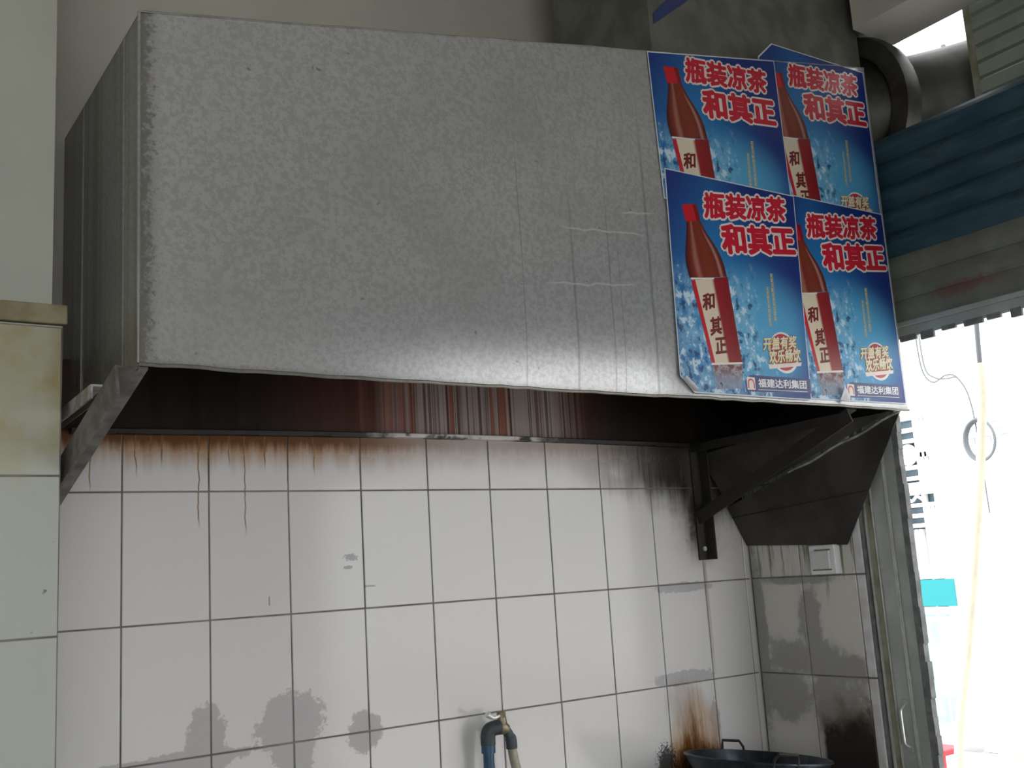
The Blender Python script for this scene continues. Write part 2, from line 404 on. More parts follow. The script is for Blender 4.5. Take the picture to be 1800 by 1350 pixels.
# left pillar
bm = bmesh.new(); box(bm, (-3.6, YP+.004, -1.5), (XP, .14, .595)); box(bm, (-3.6, YP+.014, .595), (XP-.018, .14, 2.3))
lw = tag(build('wall_left', bm, MT['lplaster']), 'cream pillar with tiles below a dirty ledge', kind='structure')
bxo('grout', (-1.6, YP+.0025, -1.5), (XP+.0005, YP+.004, .592), MT['grout'], lw)
lay(lw, MT['ltile'], 'y', [(XP-.2*(i+1), XP-.2*i) for i in range(6)], rows[:-1]+[(.3, .592)], YP-.0005)
bm = bmesh.new(); box(bm, (-1.6, YP-.006, .597), (XP+.008, YP+.03, .636), .003, 2)
build('ledge', bm, MT['ledge'], lw)
tag(bxo('floor', (-3.8, -5.2, -1.6), (2.30, .14, -1.5), MT['floor']), 'grey tiled shop floor', kind='structure')
tag(bxo('ceiling', (-3.8, -5.2, 2.3), (2.36, .14, 2.42), MT['ceiling']), 'off white plaster ceiling', kind='structure')
tag(bxo('wall_far_left', (-3.8, -5.2, -1.5), (-3.6, .14, 2.3), MT['lplaster']), 'cream plaster side wall', kind='structure')
bm = bmesh.new(); WX0, WX1, WZ0, WZ1 = -3.4, .1, -.6, 1.3
for a, b in (((-3.8, -4.85, -1.5), (2.30, -4.6, WZ0)), ((-3.8, -4.85, WZ1), (2.30, -4.6, 2.3)), ((-3.8, -4.85, WZ0), (WX0, -4.6, WZ1)), ((WX1, -4.85, WZ0), (2.30, -4.6, WZ1))): box(bm, a, b)
tag(build('wall_front', bm, MT['plaster']), 'cream plaster wall behind the viewer', kind='structure')
wn = thing('fill_window_1', ((WX0+WX1)/2, -4.72, WZ0), 'white framed unseen window added behind the viewer for fill light', None); wn['kind'] = 'structure'  # unseen opening added so fill light reaches the hood front and left side
for i in range(4): bxo('mullion', (WX0+i*(WX1-WX0-.05)/3, -4.75, WZ0), (WX0+i*(WX1-WX0-.05)/3+.05, -4.69, WZ1), MT['white_trim'], wn)

# ------------------------------------------------------------------ range hood
XL, XH, YF, ZB = -.134, 2.002, -.638, .462
def ztop(x): return 1.127+(x+.13)*.187
hood = thing('range_hood', (.94, -.32, .43), 'large galvanised sheet metal range hood mounted over the white tiles', 'range hood')
from mathutils import noise as mnoise
def yfront(x, z):
    k = max(0., (.17-(z-ZB))/.17); fx = min(1., max(0., (1.16-x)/.12))*min(1., max(0., (x-XL)/.2))
    d = mnoise.noise(Vector((x*1.7, z*2.2, 3.1)))*.0022+mnoise.noise(Vector((x*5, z*6, 1.3)))*.0005
    e = min(1., (x-XL)/.15)*min(1., max(0., ztop(x)-z)/.12)
    return YF+(.011*k*k+max(d, -.0012)*e)*fx
bm = bmesh.new(); NX, NZ = 90, 40
def sheet(off):
    g = []
    for i in range(NX+1):
        x = XL+(2.052-XL)*i/NX
        g.append([bm.verts.new((x, yfront(x, ZB+(ztop(x)-ZB)*j/NZ)+off, ZB+(ztop(x)-ZB)*j/NZ)) for j in range(NZ+1)])
    return g
ga, gb = sheet(0), sheet(.002)
for i in range(NX):
    for j in range(NZ):
        bm.faces.new((ga[i][j], ga[i+1][j], ga[i+1][j+1], ga[i][j+1])); bm.faces.new((gb[i][j], gb[i][j+1], gb[i+1][j+1], gb[i+1][j]))
    for j in (0, NZ): bm.faces.new((ga[i][j], ga[i+1][j], gb[i+1][j], gb[i][j]))
for j in range(NZ):
    for i in (0, NX): bm.faces.new((ga[i][j], ga[i][j+1], gb[i][j+1], gb[i][j]))
build('front_panel', bm, MT['galv'], hood, True)
bm = bmesh.new(); poly_prism(bm, [(XL, YF+.002, ZB-.012), (XL, -.003, .44), (XL, -.003, ztop(XL)), (XL, YF+.002, ztop(XL))], (.002, 0, 0)); build('side_panel', bm, MT['galvs'], hood)
bm = bmesh.new(); poly_prism(bm, [(XH, YF+.002, ZB), (XH, -.003, .44), (XH, -.003, ztop(XH)), (XH, YF+.002, ztop(XH))], (-.002, 0, 0)); build('side_panel', bm, MT['inner'], hood)
bm = bmesh.new(); poly_prism(bm, [(XL, YF, ztop(XL)), (XH, YF, ztop(XH)), (XH, -.003, ztop(XH)), (XL, -.003, ztop(XL))], (0, 0, -.002)); build('top_panel', bm, MT['galvs'], hood)
bm = bmesh.new(); poly_prism(bm, [(XL+.003, -.012, .44), (XH-.003, -.012, .44), (XH-.003, -.012, ztop(XH)-.004), (XL+.003, -.012, ztop(XL)-.004)], (0, .003, 0)); build('back_panel', bm, MT['inner'], hood)
bm = bmesh.new(); poly_prism(bm, [(XL+.003, YF+.013, ZB+.006), (XH-.003, YF+.013, ZB+.006), (XH-.003, YF+.013, ztop(XH)-.004), (XL+.003, YF+.013, ztop(XL)-.004)], (0, .002, 0)); build('front_lining', bm, MT['inner'], hood)
# folded hems
bm = bmesh.new()
n = 60; pts = []
for i in range(n+1):
    x = XL+(2.052-XL)*i/n; pts.append((x, yfront(x, ZB)-.0015+random.uniform(-.0012, .0012), ZB-.001+random.uniform(-.0012, .0012)))
tube(bm, pts, .0035, 6); build('bottom_hem', bm, MT['galvs'], hood, True)
bm = bmesh.new(); tube(bm, [(XL-.001, YF-.001, ZB), (XL-.001, YF-.001, ztop(XL))], .003, 6); build('corner_fold', bm, MT['galvs'], hood, True)
bm = bmesh.new(); tube(bm, [(XL+(2.052-XL)*i/30, YF+.001, ztop(XL+(2.052-XL)*i/30)+random.uniform(-.001, .0015)) for i in range(31)], .0028, 6); build('top_hem', bm, MT['galvs'], hood, True)
for y in (-.535, -.20):
    bm = bmesh.new(); box(bm, (XL-.003, y-.004, ZB+.01), (XL+.0005, y+.004, ztop(XL)-.004), .001); build('seam', bm, MT['galvs'], hood)
# grease gutter along the wall
bm = bmesh.new()
for i in range(40):
    x0 = -.115+i*.048; x1 = x0+.0478; s = .43+.008*math.sin((x0+.1)*1.7)
    if x1 > 1.78: break
    poly_prism(bm, [(x0, -.001, s), (x0, -.026, s+random.uniform(-.001, .001)), (x0, -.030, s+.010), (x0, -.027, s+.012), (x0, -.022, s+.004), (x0, -.001, s+.004)], (x1-x0, 0, 0))
gm = Mat('greasy_gutter_edge', (.03, .025, .02), .5, .0); x, y, z = gm.xyz()
sp = gm.noise(1, (14, 1, 20), 4)
gm.col(gm.mix((x+(sp-.5)*.3).step(.60, .75)*(x+(sp-.5)*.3).step(1.25, 1.1)*sp.step(.36, .5), (.008, .006, .005), (.62, .60, .58)))
build('grease_gutter', bm, gm.mat, hood)

# brackets that carry the hood
def bracket(xb, legtop, zleg, zs, mat, topmat, label, xs, xe, ws, yarm):
    b = thing('hood_bracket', (xb, -.002, zleg), label, 'bracket', 'brackets that carry the hood')
    bm = bmesh.new(); angle_iron(bm, (xb+.02, -.001, zleg), (xb+.02, -.001, legtop), (-1, 0, 0), (0, -1, 0), .042, .005); lg = build('wall_leg', bm, mat, b)
    bm = bmesh.new(); lathe(bm, [(0, .006), (.008, .006), (.008, 0), (0, 0)], (xb, -.006, zleg+.035), (0, -1, 0), 6); build('bolt', bm, MT['paleiron'], lg)
    bm = bmesh.new(); angle_iron(bm, (xb-.02, -.005, ZB-.022), (xb-.02, yarm, ZB-.014), (1, 0, 0), (0, 0, -1), .026, .004); build('top_arm', bm, topmat, b)
    bm = bmesh.new()
    a = Vector((xs, -.004, zs)); e = Vector((xe, YF+.008, ZB-.004)); d = (e-a).normalized(); nn = Vector((0, d.z, -d.y)).normalized()
    angle_iron(bm, a, e, nn*-1 if nn.z > 0 else nn, (1, 0, 0), ws, .005); build('diagonal_strut', bm, mat, b)
    return b
bracket(-.162, .43, .17, .262, MT['iron'], MT['paleiron'], 'grey angle iron bracket under the left end of the hood beside the pillar', -.196, -.172, .056, -.50)
bracket(1.803, .425, .07, .222, MT['ironb'], MT['ironb'], 'soot blackened angle iron bracket under the right end of the hood', 1.781, 1.781, .042, YF+.02)

# dark deflector below the right end
sh = thing('side_deflector', (2.0, -.2, .09), 'black sooty folded metal deflector hanging from the right end of the hood', 'deflector')
A, B, C, E = Vector((2.020, -.632, .455)), Vector((2.002, -.408, .088)), Vector((2.002, -.006, .108)), Vector((1.815, -.012, .425))
Mv = C.lerp(E, .40); Mv.x += .0
def patch(bm, q, n=8, th=.003, sag=0.):
    a, b, c, d = q; V = []
    nrm = (b-a).cross(d-a).normalized()
    for i in range(n+1):
        r = []
        for j in range(n+1):
            u, v = i/n, j/n
            p = (a*(1-u)+b*u)*(1-v)+(d*(1-u)+c*u)*v
            p += nrm*sag*math.sin(u*math.pi)*math.sin(v*math.pi)
            r.append(p)
        V.append(r)
    t = [[bm.verts.new(p) for p in r] for r in V]; s = [[bm.verts.new(p+Vector((-th, 0, 0))) for p in r] for r in V]
    for i in range(n):
        for j in range(n):
            bm.faces.new((t[i][j], t[i+1][j], t[i+1][j+1], t[i][j+1])); bm.faces.new((s[i][j], s[i][j+1], s[i+1][j+1], s[i+1][j]))
    for i in range(n):
        for (p, q2) in (((i, 0), (i+1, 0)), ((i, n), (i+1, n)), ((0, i), (0, i+1)), ((n, i), (n, i+1))):
            bm.faces.new((t[p[0]][p[1]], t[q2[0]][q2[1]], s[q2[0]][q2[1]], s[p[0]][p[1]]))
bm = bmesh.new(); patch(bm, (A, B, C, Mv), 8, .003, .0); build('lower_sheet', bm, MT['soot'], sh, True)
A2 = A+Vector((-.02, .02, .002)); bm = bmesh.new(); patch(bm, (A2, Mv+Vector((-.012, -.012, .012)), E+Vector((0, -.004, -.02)), E+Vector((.06, -.30, .02))), 8, .003, .03); build('upper_sheet', bm, MT['soot'], sh, True)
bm = bmesh.new(); tube(bm, [A.lerp(Mv, t)+Vector((-.006, -.004, .002+.003*math.sin(t*23))) for t in [k/14*.62 for k in range(15)]], .004, 6); build('folded_edge', bm, MT['paleiron'], sh, True)
S1, S2 = C.lerp(Mv, .72), B.lerp(A, .42); bm = bmesh.new(); tube(bm, [S1.lerp(S2, t)+Vector((-.006, 0, 0)) for t in (0, .25, .5, .75, 1)], .0018, 5); build('seam', bm, MT['ironb'], sh, True)

# exhaust duct above the hood
du = thing('exhaust_duct', (1.65, -.4, 1.5), 'grey sheet metal exhaust duct rising from the right end of the hood', 'duct')
bm = bmesh.new(); poly_prism(bm, [(1.19, -.605, ztop(1.19)+.002), (2.085, -.605, ztop(2.085)+.002), (2.085, -.605, 2.29), (1.19, -.605, 2.29)], (0, .002, 0)); build('front_sheet', bm, MT['duct'], du)
bm = bmesh.new(); poly_prism(bm, [(1.192, -.603, ztop(1.192)+.002), (2.0, -.603, ztop(2.0)+.002), (2.0, -.603, 2.29), (1.192, -.603, 2.29)], (0, .40, 0)); build('riser', bm, MT['duct'], du)
path = spline([(2.06, -.42, 1.43), (2.15, -.47, 1.435), (2.30, -.62, 1.45), (2.45, -.85, 1.47), (2.48, -1.25, 1.48)], 7)
bm = bmesh.new(); tube(bm, path, [.20]*5+[.175]*(len(path)-5), 28); build('elbow_pipe', bm, MT['ductd'], du, True)
bm = bmesh.new(); lathe(bm, [(.205, -.035), (.262, -.03), (.268, 0), (.262, .03), (.21, .035)], (2.165, -.485, 1.44), (1, -.12, .05), 40); build('flange_ring', bm, MT['ductd'], du, True)
bm = bmesh.new(); lathe(bm, [(0, .0), (.255, .0), (.255, .004), (0, .004)], (2.15, -.485, 1.44), (1, -.12, .05), 40); build('flange_plate', bm, MT['ductd'], du, True)

# ------------------------------------------------------------------ rolling shutter in the opening
Y0, Y1 = -.45, -3.93
shu = thing('roller_shutter', (2.1, (Y0+Y1)/2, .69), 'half raised dark blue rolling shutter over the bright doorway', 'shutter')
def slat_mesh(h, d, mat, nm='slat'):
    bm = bmesh.new(); k = 6
    prof = [(2.1-d*math.sin(math.pi*i/k)*.9-(.004 if i in (0,) else 0), h*i/k) for i in range(k+1)]
    ring = [(x, Y0, z) for x, z in prof]+[(x+.003, Y0, z) for x, z in prof[::-1]]
    poly_prism(bm, ring, (0, Y1-Y0, 0))
    bmesh.ops.translate(bm, verts=bm.verts, vec=(-2.1, -(Y0+Y1)/2, 0)); bmesh.ops.recalc_face_normals(bm, faces=bm.faces)
    me = bpy.data.meshes.new(nm); bm.to_mesh(me); bm.free(); me.materials.append(mat); return me
sm = slat_mesh(.079, .030, MT['shutter'])
for i in range(5): mesh_obj('slat', sm, None, shu, at((2.1, (Y0+Y1)/2, .933+i*.075))-wloc(shu))
rm = slat_mesh(.070, .010, MT['rail'], 'rail_slat')
for i in range(3): mesh_obj('rail_slat', rm, None, shu, at((2.1, (Y0+Y1)/2, .731+i*.067))-wloc(shu))
bm = bmesh.new(); box(bm, (2.085, Y1, .715), (2.113, Y0, .730), .002); box(bm, (2.097, Y1, .683), (2.104, Y0, .715)); build('bottom_bar', bm, MT['alu'], shu)
for k in range(46):
    y = Y0-.16-k*.07; h = random.uniform(.006, .02); bxo('seal_flap', (2.096, y-random.uniform(.03, .06), .684-h), (2.106, y, .690), MT['cement'], shu)

cp = thing('corrugated_panel', (2.24, -2.4, 1.3), 'pale green ribbed metal panel above the rolling shutter', 'panel')
bm = bmesh.new(); ring = []
def rib(z0, h):
    bm = bmesh.new(); prof = [(2.235, 0), (2.222, .004), (2.222, h-.008), (2.235, h-.004), (2.24, h-.004), (2.24, 0)]
    poly_prism(bm, [(x-2.24, -.90+2.4, z) for x, z in prof], (0, -3.03, 0)); bmesh.ops.recalc_face_normals(bm, faces=bm.faces)
    me = bpy.data.meshes.new('rib'); bm.to_mesh(me); bm.free(); me.materials.append(MT['pale_panel']); return me
bm.free(); ribm = rib(0, .05)
for i in range(8): mesh_obj('rib', ribm, None, cp, at((2.24, -2.4, 1.27+i*.0505))-wloc(cp))
bxo('end_post', (2.217, -.905, 1.25), (2.245, -.885, 1.68), MT['aluo'], cp)

# guide rail and door frame on the jamb
gr = thing('door_frame', (2.0, -.53, -1.5), 'weathered aluminium door frame and shutter guide with a small handle beside the tiled return', 'door frame')
XJ = 2.036
for nm, ya, yb, xa, mt in (('back_plate', -.4535, -.462, XJ-.006, 'alu'), ('guide_channel', -.464, -.490, XJ-.004, 'aluo'), ('wide_stile', -.494, -.543, XJ-.009, 'alu'), ('inner_stile', -.551, -.586, XJ-.006, 'alu')):
    bxo(nm, (xa, yb, -1.5), (XJ-.0005, ya, 1.10), MT[mt], gr, .0015)
for y, xa in ((-.463, XJ-.011), (-.492, XJ-.013), (-.545, XJ-.013), (-.549, XJ-.011)):
    bxo('bright_lip', (xa, y-.0018, -1.5), (XJ-.0005, y+.0018, 1.10), MT['alul'], gr)
bm = bmesh.new()
for k in range(52):
    z0 = -1.5+k*.05; w = random.uniform(0, .007)
    box(bm, (XJ-.008, -.604-w, z0), (2.050, -.587, z0+.05))
build('cement_edge', bm, MT['cement'], gr)
bm = bmesh.new(); tube(bm, spline([(XJ-.008, -.520, -.37), (XJ-.026, -.518, -.385), (XJ-.028, -.518, -.405), (XJ-.028, -.519, -.455), (XJ-.026, -.519, -.475), (XJ-.008, -.522, -.488)], 5), .0035, 8); hd = build('handle', bm, MT['chrome'], gr, True)
for zz in (-.365, -.492):
    bm = bmesh.new(); lathe(bm, [(0, .004), (.009, .003), (.011, 0), (0, 0)], (XJ-.009, -.521, zz), (-1, 0, 0), 12); build('handle_plate', bm, MT['alu'], hd, True)

# ------------------------------------------------------------------ switch on the right wall
sw = thing('light_switch', (2.0, -.325, .0), 'grimy white square rocker switch on the tiles under the black deflector', 'switch')
bxo('box', (1.981, -.372, .004), (XR-.001, -.276, .092), MT['plastic'], sw, .003, 2)
rk = bxo('rocker', (1.974, -.355, .020), (1.984, -.288, .074), MT['plasticr'], sw, .002, 2)
bxo('dark_line', (1.9795, -.357, .0155), (1.982, -.286, .0195), MT['iron'], sw); bxo('dark_line', (1.9795, -.357, .0755), (1.982, -.298, .079), MT['iron'], sw)  # thin dark strips along the lower and upper edges of the rocker

# ------------------------------------------------------------------ water tap
tp = thing('water_tap', (.915, -.05, -1.5), 'brass lever tap on a blue plastic riser pipe', 'tap')
bm = bmesh.new(); tube(bm, [(.900, -.05, -1.5), (.916, -.05, -.372)], .0145, 18); build('riser_pipe', bm, MT['blue_pipe'], tp, True)
bm = bmesh.new(); tube(bm, [(.9155, -.05, -.392), (.916, -.05, -.366)], .0185, 18); build('pipe_socket', bm, MT['blue_pipe'], tp, True)
bm = bmesh.new(); tube(bm, spline([(.916, -.05, -.372), (.9165, -.05, -.350), (.922, -.052, -.336), (.938, -.055, -.331), (.950, -.057, -.331)], 6), [.0195]*25, 18); build('elbow', bm, MT['dark_pipe'], tp, True)
bm = bmesh.new(); tube(bm, [(.945, -.057, -.331), (.958, -.059, -.333), (.970, -.060, -.340)], [.016, .018, .014], 16)
tube(bm, [(.957, -.059, -.338), (.956, -.059, -.306)], [.015, .0125], 16); build('valve_body', bm, MT['brass'], tp, True)
bm = bmesh.new(); lathe(bm, [(.0, 0), (.0125, 0), (.0125, .018), (.008, .020), (0, .020)], (.956, -.059, -.311), (0, 0, 1), 6); build('packing_nut', bm, MT['brass'], tp)
bm = bmesh.new()
for i in range(1):
    p = [(.952, -.062, -.300), (.938, -.066, -.303), (.924, -.068, -.303), (.908, -.070, -.294), (.903, -.070, -.290)]
    sp_ = spline(p, 5); tube(bm, sp_, [.004+.006*min(1, (k/len(sp_))*1.15)**2 if k < len(sp_)-2 else .006 for k in range(len(sp_))], 12)
build('lever', bm, MT['chrome'], tp, True)
bm = bmesh.new(); tube(bm, spline([(.964, -.060, -.336), (.973, -.062, -.350), (.979, -.064, -.366), (.980, -.064, -.388)], 5), [.0125]*8+[.015]*8, 16); build('spout', bm, MT['dark_pipe'], tp, True)
bm = bmesh.new(); tube(bm, spline([(.980, -.064, -.384), (.986, -.064, -.42), (.997, -.068, -.48), (1.01, -.08, -.62), (1.0, -.10, -.80)], 6), .0125, 16); build('hose', bm, MT['hose'], tp, True)

# ------------------------------------------------------------------ wok on its stove
WC = Vector((1.685, -.262, -.492)); WA = Vector((.13, .0, 1)).normalized()
sv = thing('wok_stove', (1.66, -.30, -1.5), 'stainless steel wok stove below the dark wok', 'stove')
bxo('cabinet', (1.36, -.56, -1.42), (1.97, -.06, -.70), MT['steel'], sv, .006, 2)
for a in (1.38, 1.91):
    for b in (-.54, -.12): bxo('leg', (a, b, -1.5), (a+.04, b+.04, -1.415), MT['steel'], sv, .004)
bm = bmesh.new(); lathe(bm, [(.135, 0), (.165, 0), (.150, .075), (.138, .075), (.135, 0)], (1.676, -.262, -.702), (0, 0, 1), 32); build('burner_ring', bm, MT['ironb'], sv, True)
wk = thing('wok', tuple(WC-WA*.09), 'dark blued steel wok with a loop handle in the scorched tile corner', 'wok')
R = .205
bm = bmesh.new(); prof = [(R*math.sin(a)/math.sin(1.15), .135*(1-(1-math.cos(a))/(1-math.cos(1.15)))*-1) for a in [1.15*k/10 for k in range(11)]]
inn = [(max(0, r-.003), h+.003) for r, h in prof]
lathe(bm, prof+inn[::-1], WC, WA, 48); build('bowl', bm, MT['woks'], wk, True)
bm = bmesh.new(); u = WA.orthogonal().normalized(); w = WA.cross(u)
tube(bm, [WC+(u*math.cos(t)+w*math.sin(t))*R for t in [2*math.pi*k/48 for k in range(49)]], .004, 8, False); build('rim', bm, MT['woks'], wk, True)
ex = Vector((WA.z, 0, -WA.x)); ey = WA.cross(ex)
for ang in (64, 244):
    a = math.radians(ang); d = ex*math.cos(a)+ey*math.sin(a); s = WA.cross(d)
    bm = bmesh.new(); hp = [d*(R-.005)+s*.034+WA*-.01, d*(R+.0)+s*.033+WA*.012, d*(R+.018)+s*.026+WA*.028, d*(R+.018)-s*.026+WA*.028, d*(R+.0)-s*.033+WA*.012, d*(R-.005)-s*.034+WA*-.01]
    tube(bm, [WC+p for p in hp], .0042, 8); build('loop_handle', bm, MT['ironb'], wk, True)

# ------------------------------------------------------------------ posters
def text_mesh(body, quad, y, off=0., name='lettering'):
    """quad: lower-left, lower-right, upper-left corners (u, v); the glyphs' own box is fitted into it"""
    cu = bpy.data.curves.new('t', 'FONT'); cu.body = body; cu.size = 1; cu.resolution_u = 3; cu.fill_mode = 'FRONT'; cu.offset = 0
    o = bpy.data.objects.new('t', cu); COL.objects.link(o)
    dg = bpy.context.evaluated_depsgraph_get()
    me0 = bpy.data.meshes.new_from_object(o.evaluated_get(dg)); xs = [v.co.x for v in me0.vertices]; ys = [v.co.y for v in me0.vertices]
    bx = (min(xs), max(xs), min(ys), max(ys)); bpy.data.meshes.remove(me0)
    me0 = bpy.data.meshes.new_from_object(o.evaluated_get(dg))
    bpy.data.objects.remove(o); bpy.data.curves.remove(cu)
    ll, lr, ul = [Vector((q[0], q[1])) for q in quad]
    vs, fs = [], []; nc = max(1, len(body)); em = (bx[1]-bx[0])/nc
    rad = max(off, 0); ring = [(0, 0)] if rad == 0 else [(0, 0)]+[(rad*math.cos(2*math.pi*k/10), rad*math.sin(2*math.pi*k/10)) for k in range(10)]
    for i, (dx, dy) in enumerate(ring):
        k0 = len(vs)
        for v in me0.vertices:
            s_ = (v.co.x+dx-bx[0])/(bx[1]-bx[0]); t_ = (v.co.y+dy-bx[2])/(bx[3]-bx[2])
            q = ll+(lr-ll)*s_+(ul-ll)*t_; vs.append((q.x, y-i*1.2e-5, q.y))
        fs += [tuple(k0+j for j in p.vertices) for p in me0.polygons]
    me = bpy.data.meshes.new(name); me.from_pydata(vs, [], fs); bpy.data.meshes.remove(me0)
    me.materials.clear(); me.name = name
    return me
def flat(pts, y, name):
    me = bpy.data.meshes.new(name); me.from_pydata([(u, y, v) for u, v in pts], [], [list(range(len(pts)))]); return me
def circle(c, r, y, name, n=32, ry=None, a0=0, a1=2*math.pi):
    return flat([(c[0]+r*math.cos(a0+(a1-a0)*k/n), c[1]+(ry or r)*math.sin(a0+(a1-a0)*k/n)) for k in range(n)], y, name)
def ink(name, c, rough=.35):
    return Mat(name, c, rough).mat
def art_mat():
    m = Mat('poster_blue_print', (.02, .12, .35), .5, coord='Object'); x, y, z = m.xyz()
    cx = ((x-.17).abs()/.42); low = z.step(.58, .08)
    c = m.mix((cx*1.1+(z-.16).abs()*1.7).step(1.15, .1), (.004, .022, .17), (.012, .19, .47))
    c = m.mix((((x-.30)/.26).pow(2)+((z-.17)/.20).pow(2)).step(1.1, .0)*.75, c, (.10, .42, .68))
    c = m.mix((x-.30+(z-.1)*-.25).step(.10, .2)*.55, c, (.006, .045, .26))
    c = m.mix(z.step(.04, .0)*.6, c, (.03, .04, .18))
    # splashing water around the bottle
    n = m.noise(22, (1, 1, .8), 5, rough=.65); v = m.noise(46, (1, 1, .75), 4, off=(2, 0, 3))
    reg = ((x-.13-(.25-z)*.12).abs()+(n-.5)*.28).step(.19, .12)*(z+(n-.5)*.16).step(.36, .26)
    c = m.mix(reg*n.step(.36, .60)*.8, c, (.20, .42, .60))
    c = m.mix(reg*v.step(.53, .60)*.85, c, (.55, .70, .80))
    c = m.mix(reg*v.step(.44, .38)*.9, c, (.010, .04, .14))
    c = m.mix(reg*m.noise(48, detail=5, off=(7, 1, 0), rough=.7).step(.60, .66)*.7, c, (.03, .07, .16))
    m.col(c); return m.mat
def bottle_mat():
    m = Mat('printed_bottle_brown', (.3, .06, .03), .35, coord='UV'); x, y, z = m.xyz()
    c = m.mix(x.step(.0, .18), (.06, .008, .008), (.17, .022, .014))
    c = m.mix(((x-.28).abs()).step(.12, .0)*.55, c, (.42, .20, .15))
    c = m.mix(((x-.60).abs()).step(.22, .0)*.7, c, (.20, .04, .015))
    c = m.mix(((x-.86).abs()).step(.07, .0)*.55*y.step(.95, .6), c, (.50, .32, .28))
    c = m.mix(x.step(.90, 1.0)*.8, c, (.05, .01, .01)); m.col(c); return m.mat
def label_mat():
    m = Mat('printed_bottle_label', (.6, .5, .4), .35, coord='UV'); x, y, z = m.xyz()
    c = m.mix(x.step(.10, .12), (.50, .015, .030), (.66, .58, .45))
    c = m.mix((x-y*.03).step(.50, .60), c, (.26, .012, .018)); c = m.mix(x.step(.62, .95)*.35, c, (.12, .005, .01)); m.col(c); return m.mat
def base_mat():
    m = Mat('printed_bottle_base_in_splash', (.3, .1, .1), .5, coord='Object'); x, y, z = m.xyz(); n = m.noise(60, detail=4)
    c = m.mix(n.step(.4, .6), (.16, .05, .045), (.36, .33, .36)); c = m.mix((z+(n-.5)*.06).step(.07, .03)*.8, c, (.20, .27, .38)); c = m.mix(n.step(.60, .66), c, (.04, .04, .07)); m.col(c); return m.mat
PM = dict(base=base_mat(), art=art_mat(), bottle=bottle_mat(), label=label_mat(), paper=ink('poster_white_edge', (.60, .62, .66), .5), red=ink('ink_red', (.52, .012, .035)), cream=ink('ink_cream', (.72, .66, .62)),
          cap=ink('ink_cap_red', (.50, .012, .022)), capd=ink('ink_cap_dark_red', (.20, .008, .015)), maroon=ink('ink_maroon', (.16, .02, .02)), gold=ink('ink_gold', (.66, .50, .15)), white=ink('ink_white', (.72, .73, .74)),
          pink=ink('ink_emblem_red', (.50, .03, .06)), dark=ink('ink_black', (.03, .03, .035)), navy=ink('ink_navy', (.03, .045, .16)), grit=ink('ink_mauve_water', (.28, .20, .22)))
WP, HP = .492, .580
def strip(left, right, y, name):
    n = len(left); vs = []; fs = []; K = 10; uv = []
    for i in range(n):
        for k in range(K+1):
            t = k/K; vs.append((left[i][0]*(1-t)+right[i][0]*t, y, left[i][1]*(1-t)+right[i][1]*t)); uv.append((t, 1-i/(n-1)))
    for i in range(n-1):
        for k in range(K): a = i*(K+1)+k; fs.append((a, a+1, a+K+2, a+K+1))
    me = bpy.data.meshes.new(name); me.from_pydata(vs, [], fs); L = me.uv_layers.new(name='UVMap')
    for p in me.polygons:
        for li in p.loop_indices: L.data[li].uv = uv[me.loops[li].vertex_index]
    return me
def resample(pts, n=14):
    sp = spline([(a, 0, b) for a, b in pts], 8); return [(sp[round(k*(len(sp)-1)/n)].x, sp[round(k*(len(sp)-1)/n)].z) for k in range(n+1)]
cache = {}
def shared(key, fn):
    if key not in cache: cache[key] = fn()
    return cache[key]
def bars(cols, y):
    vs, fs = [], []
    rnd = random.Random(3)
    for (u, vt, vb, nchar, w) in cols:
        h = (vt-vb)/nchar
        for i in range(nchar):
            c = vt-h*(i+.5); uu = u-.003*i/nchar
            for (a, b, p, q) in ((-.5, .5, .28, .40), (-.45, .5, -.06, .05), (-.5, .45, -.40, -.30), (-.12, .06, -.4, .4), (-.5+rnd.random()*.2, -.36+rnd.random()*.2, -.3, .3)):
                k = len(vs); vs += [(uu+a*w, y, c+p*h), (uu+b*w, y, c+p*h), (uu+b*w, y, c+q*h), (uu+a*w, y, c+q*h)]; fs.append((k, k+1, k+2, k+3))
    me = bpy.data.meshes.new('vertical_small_print'); me.from_pydata(vs, [], fs); return me
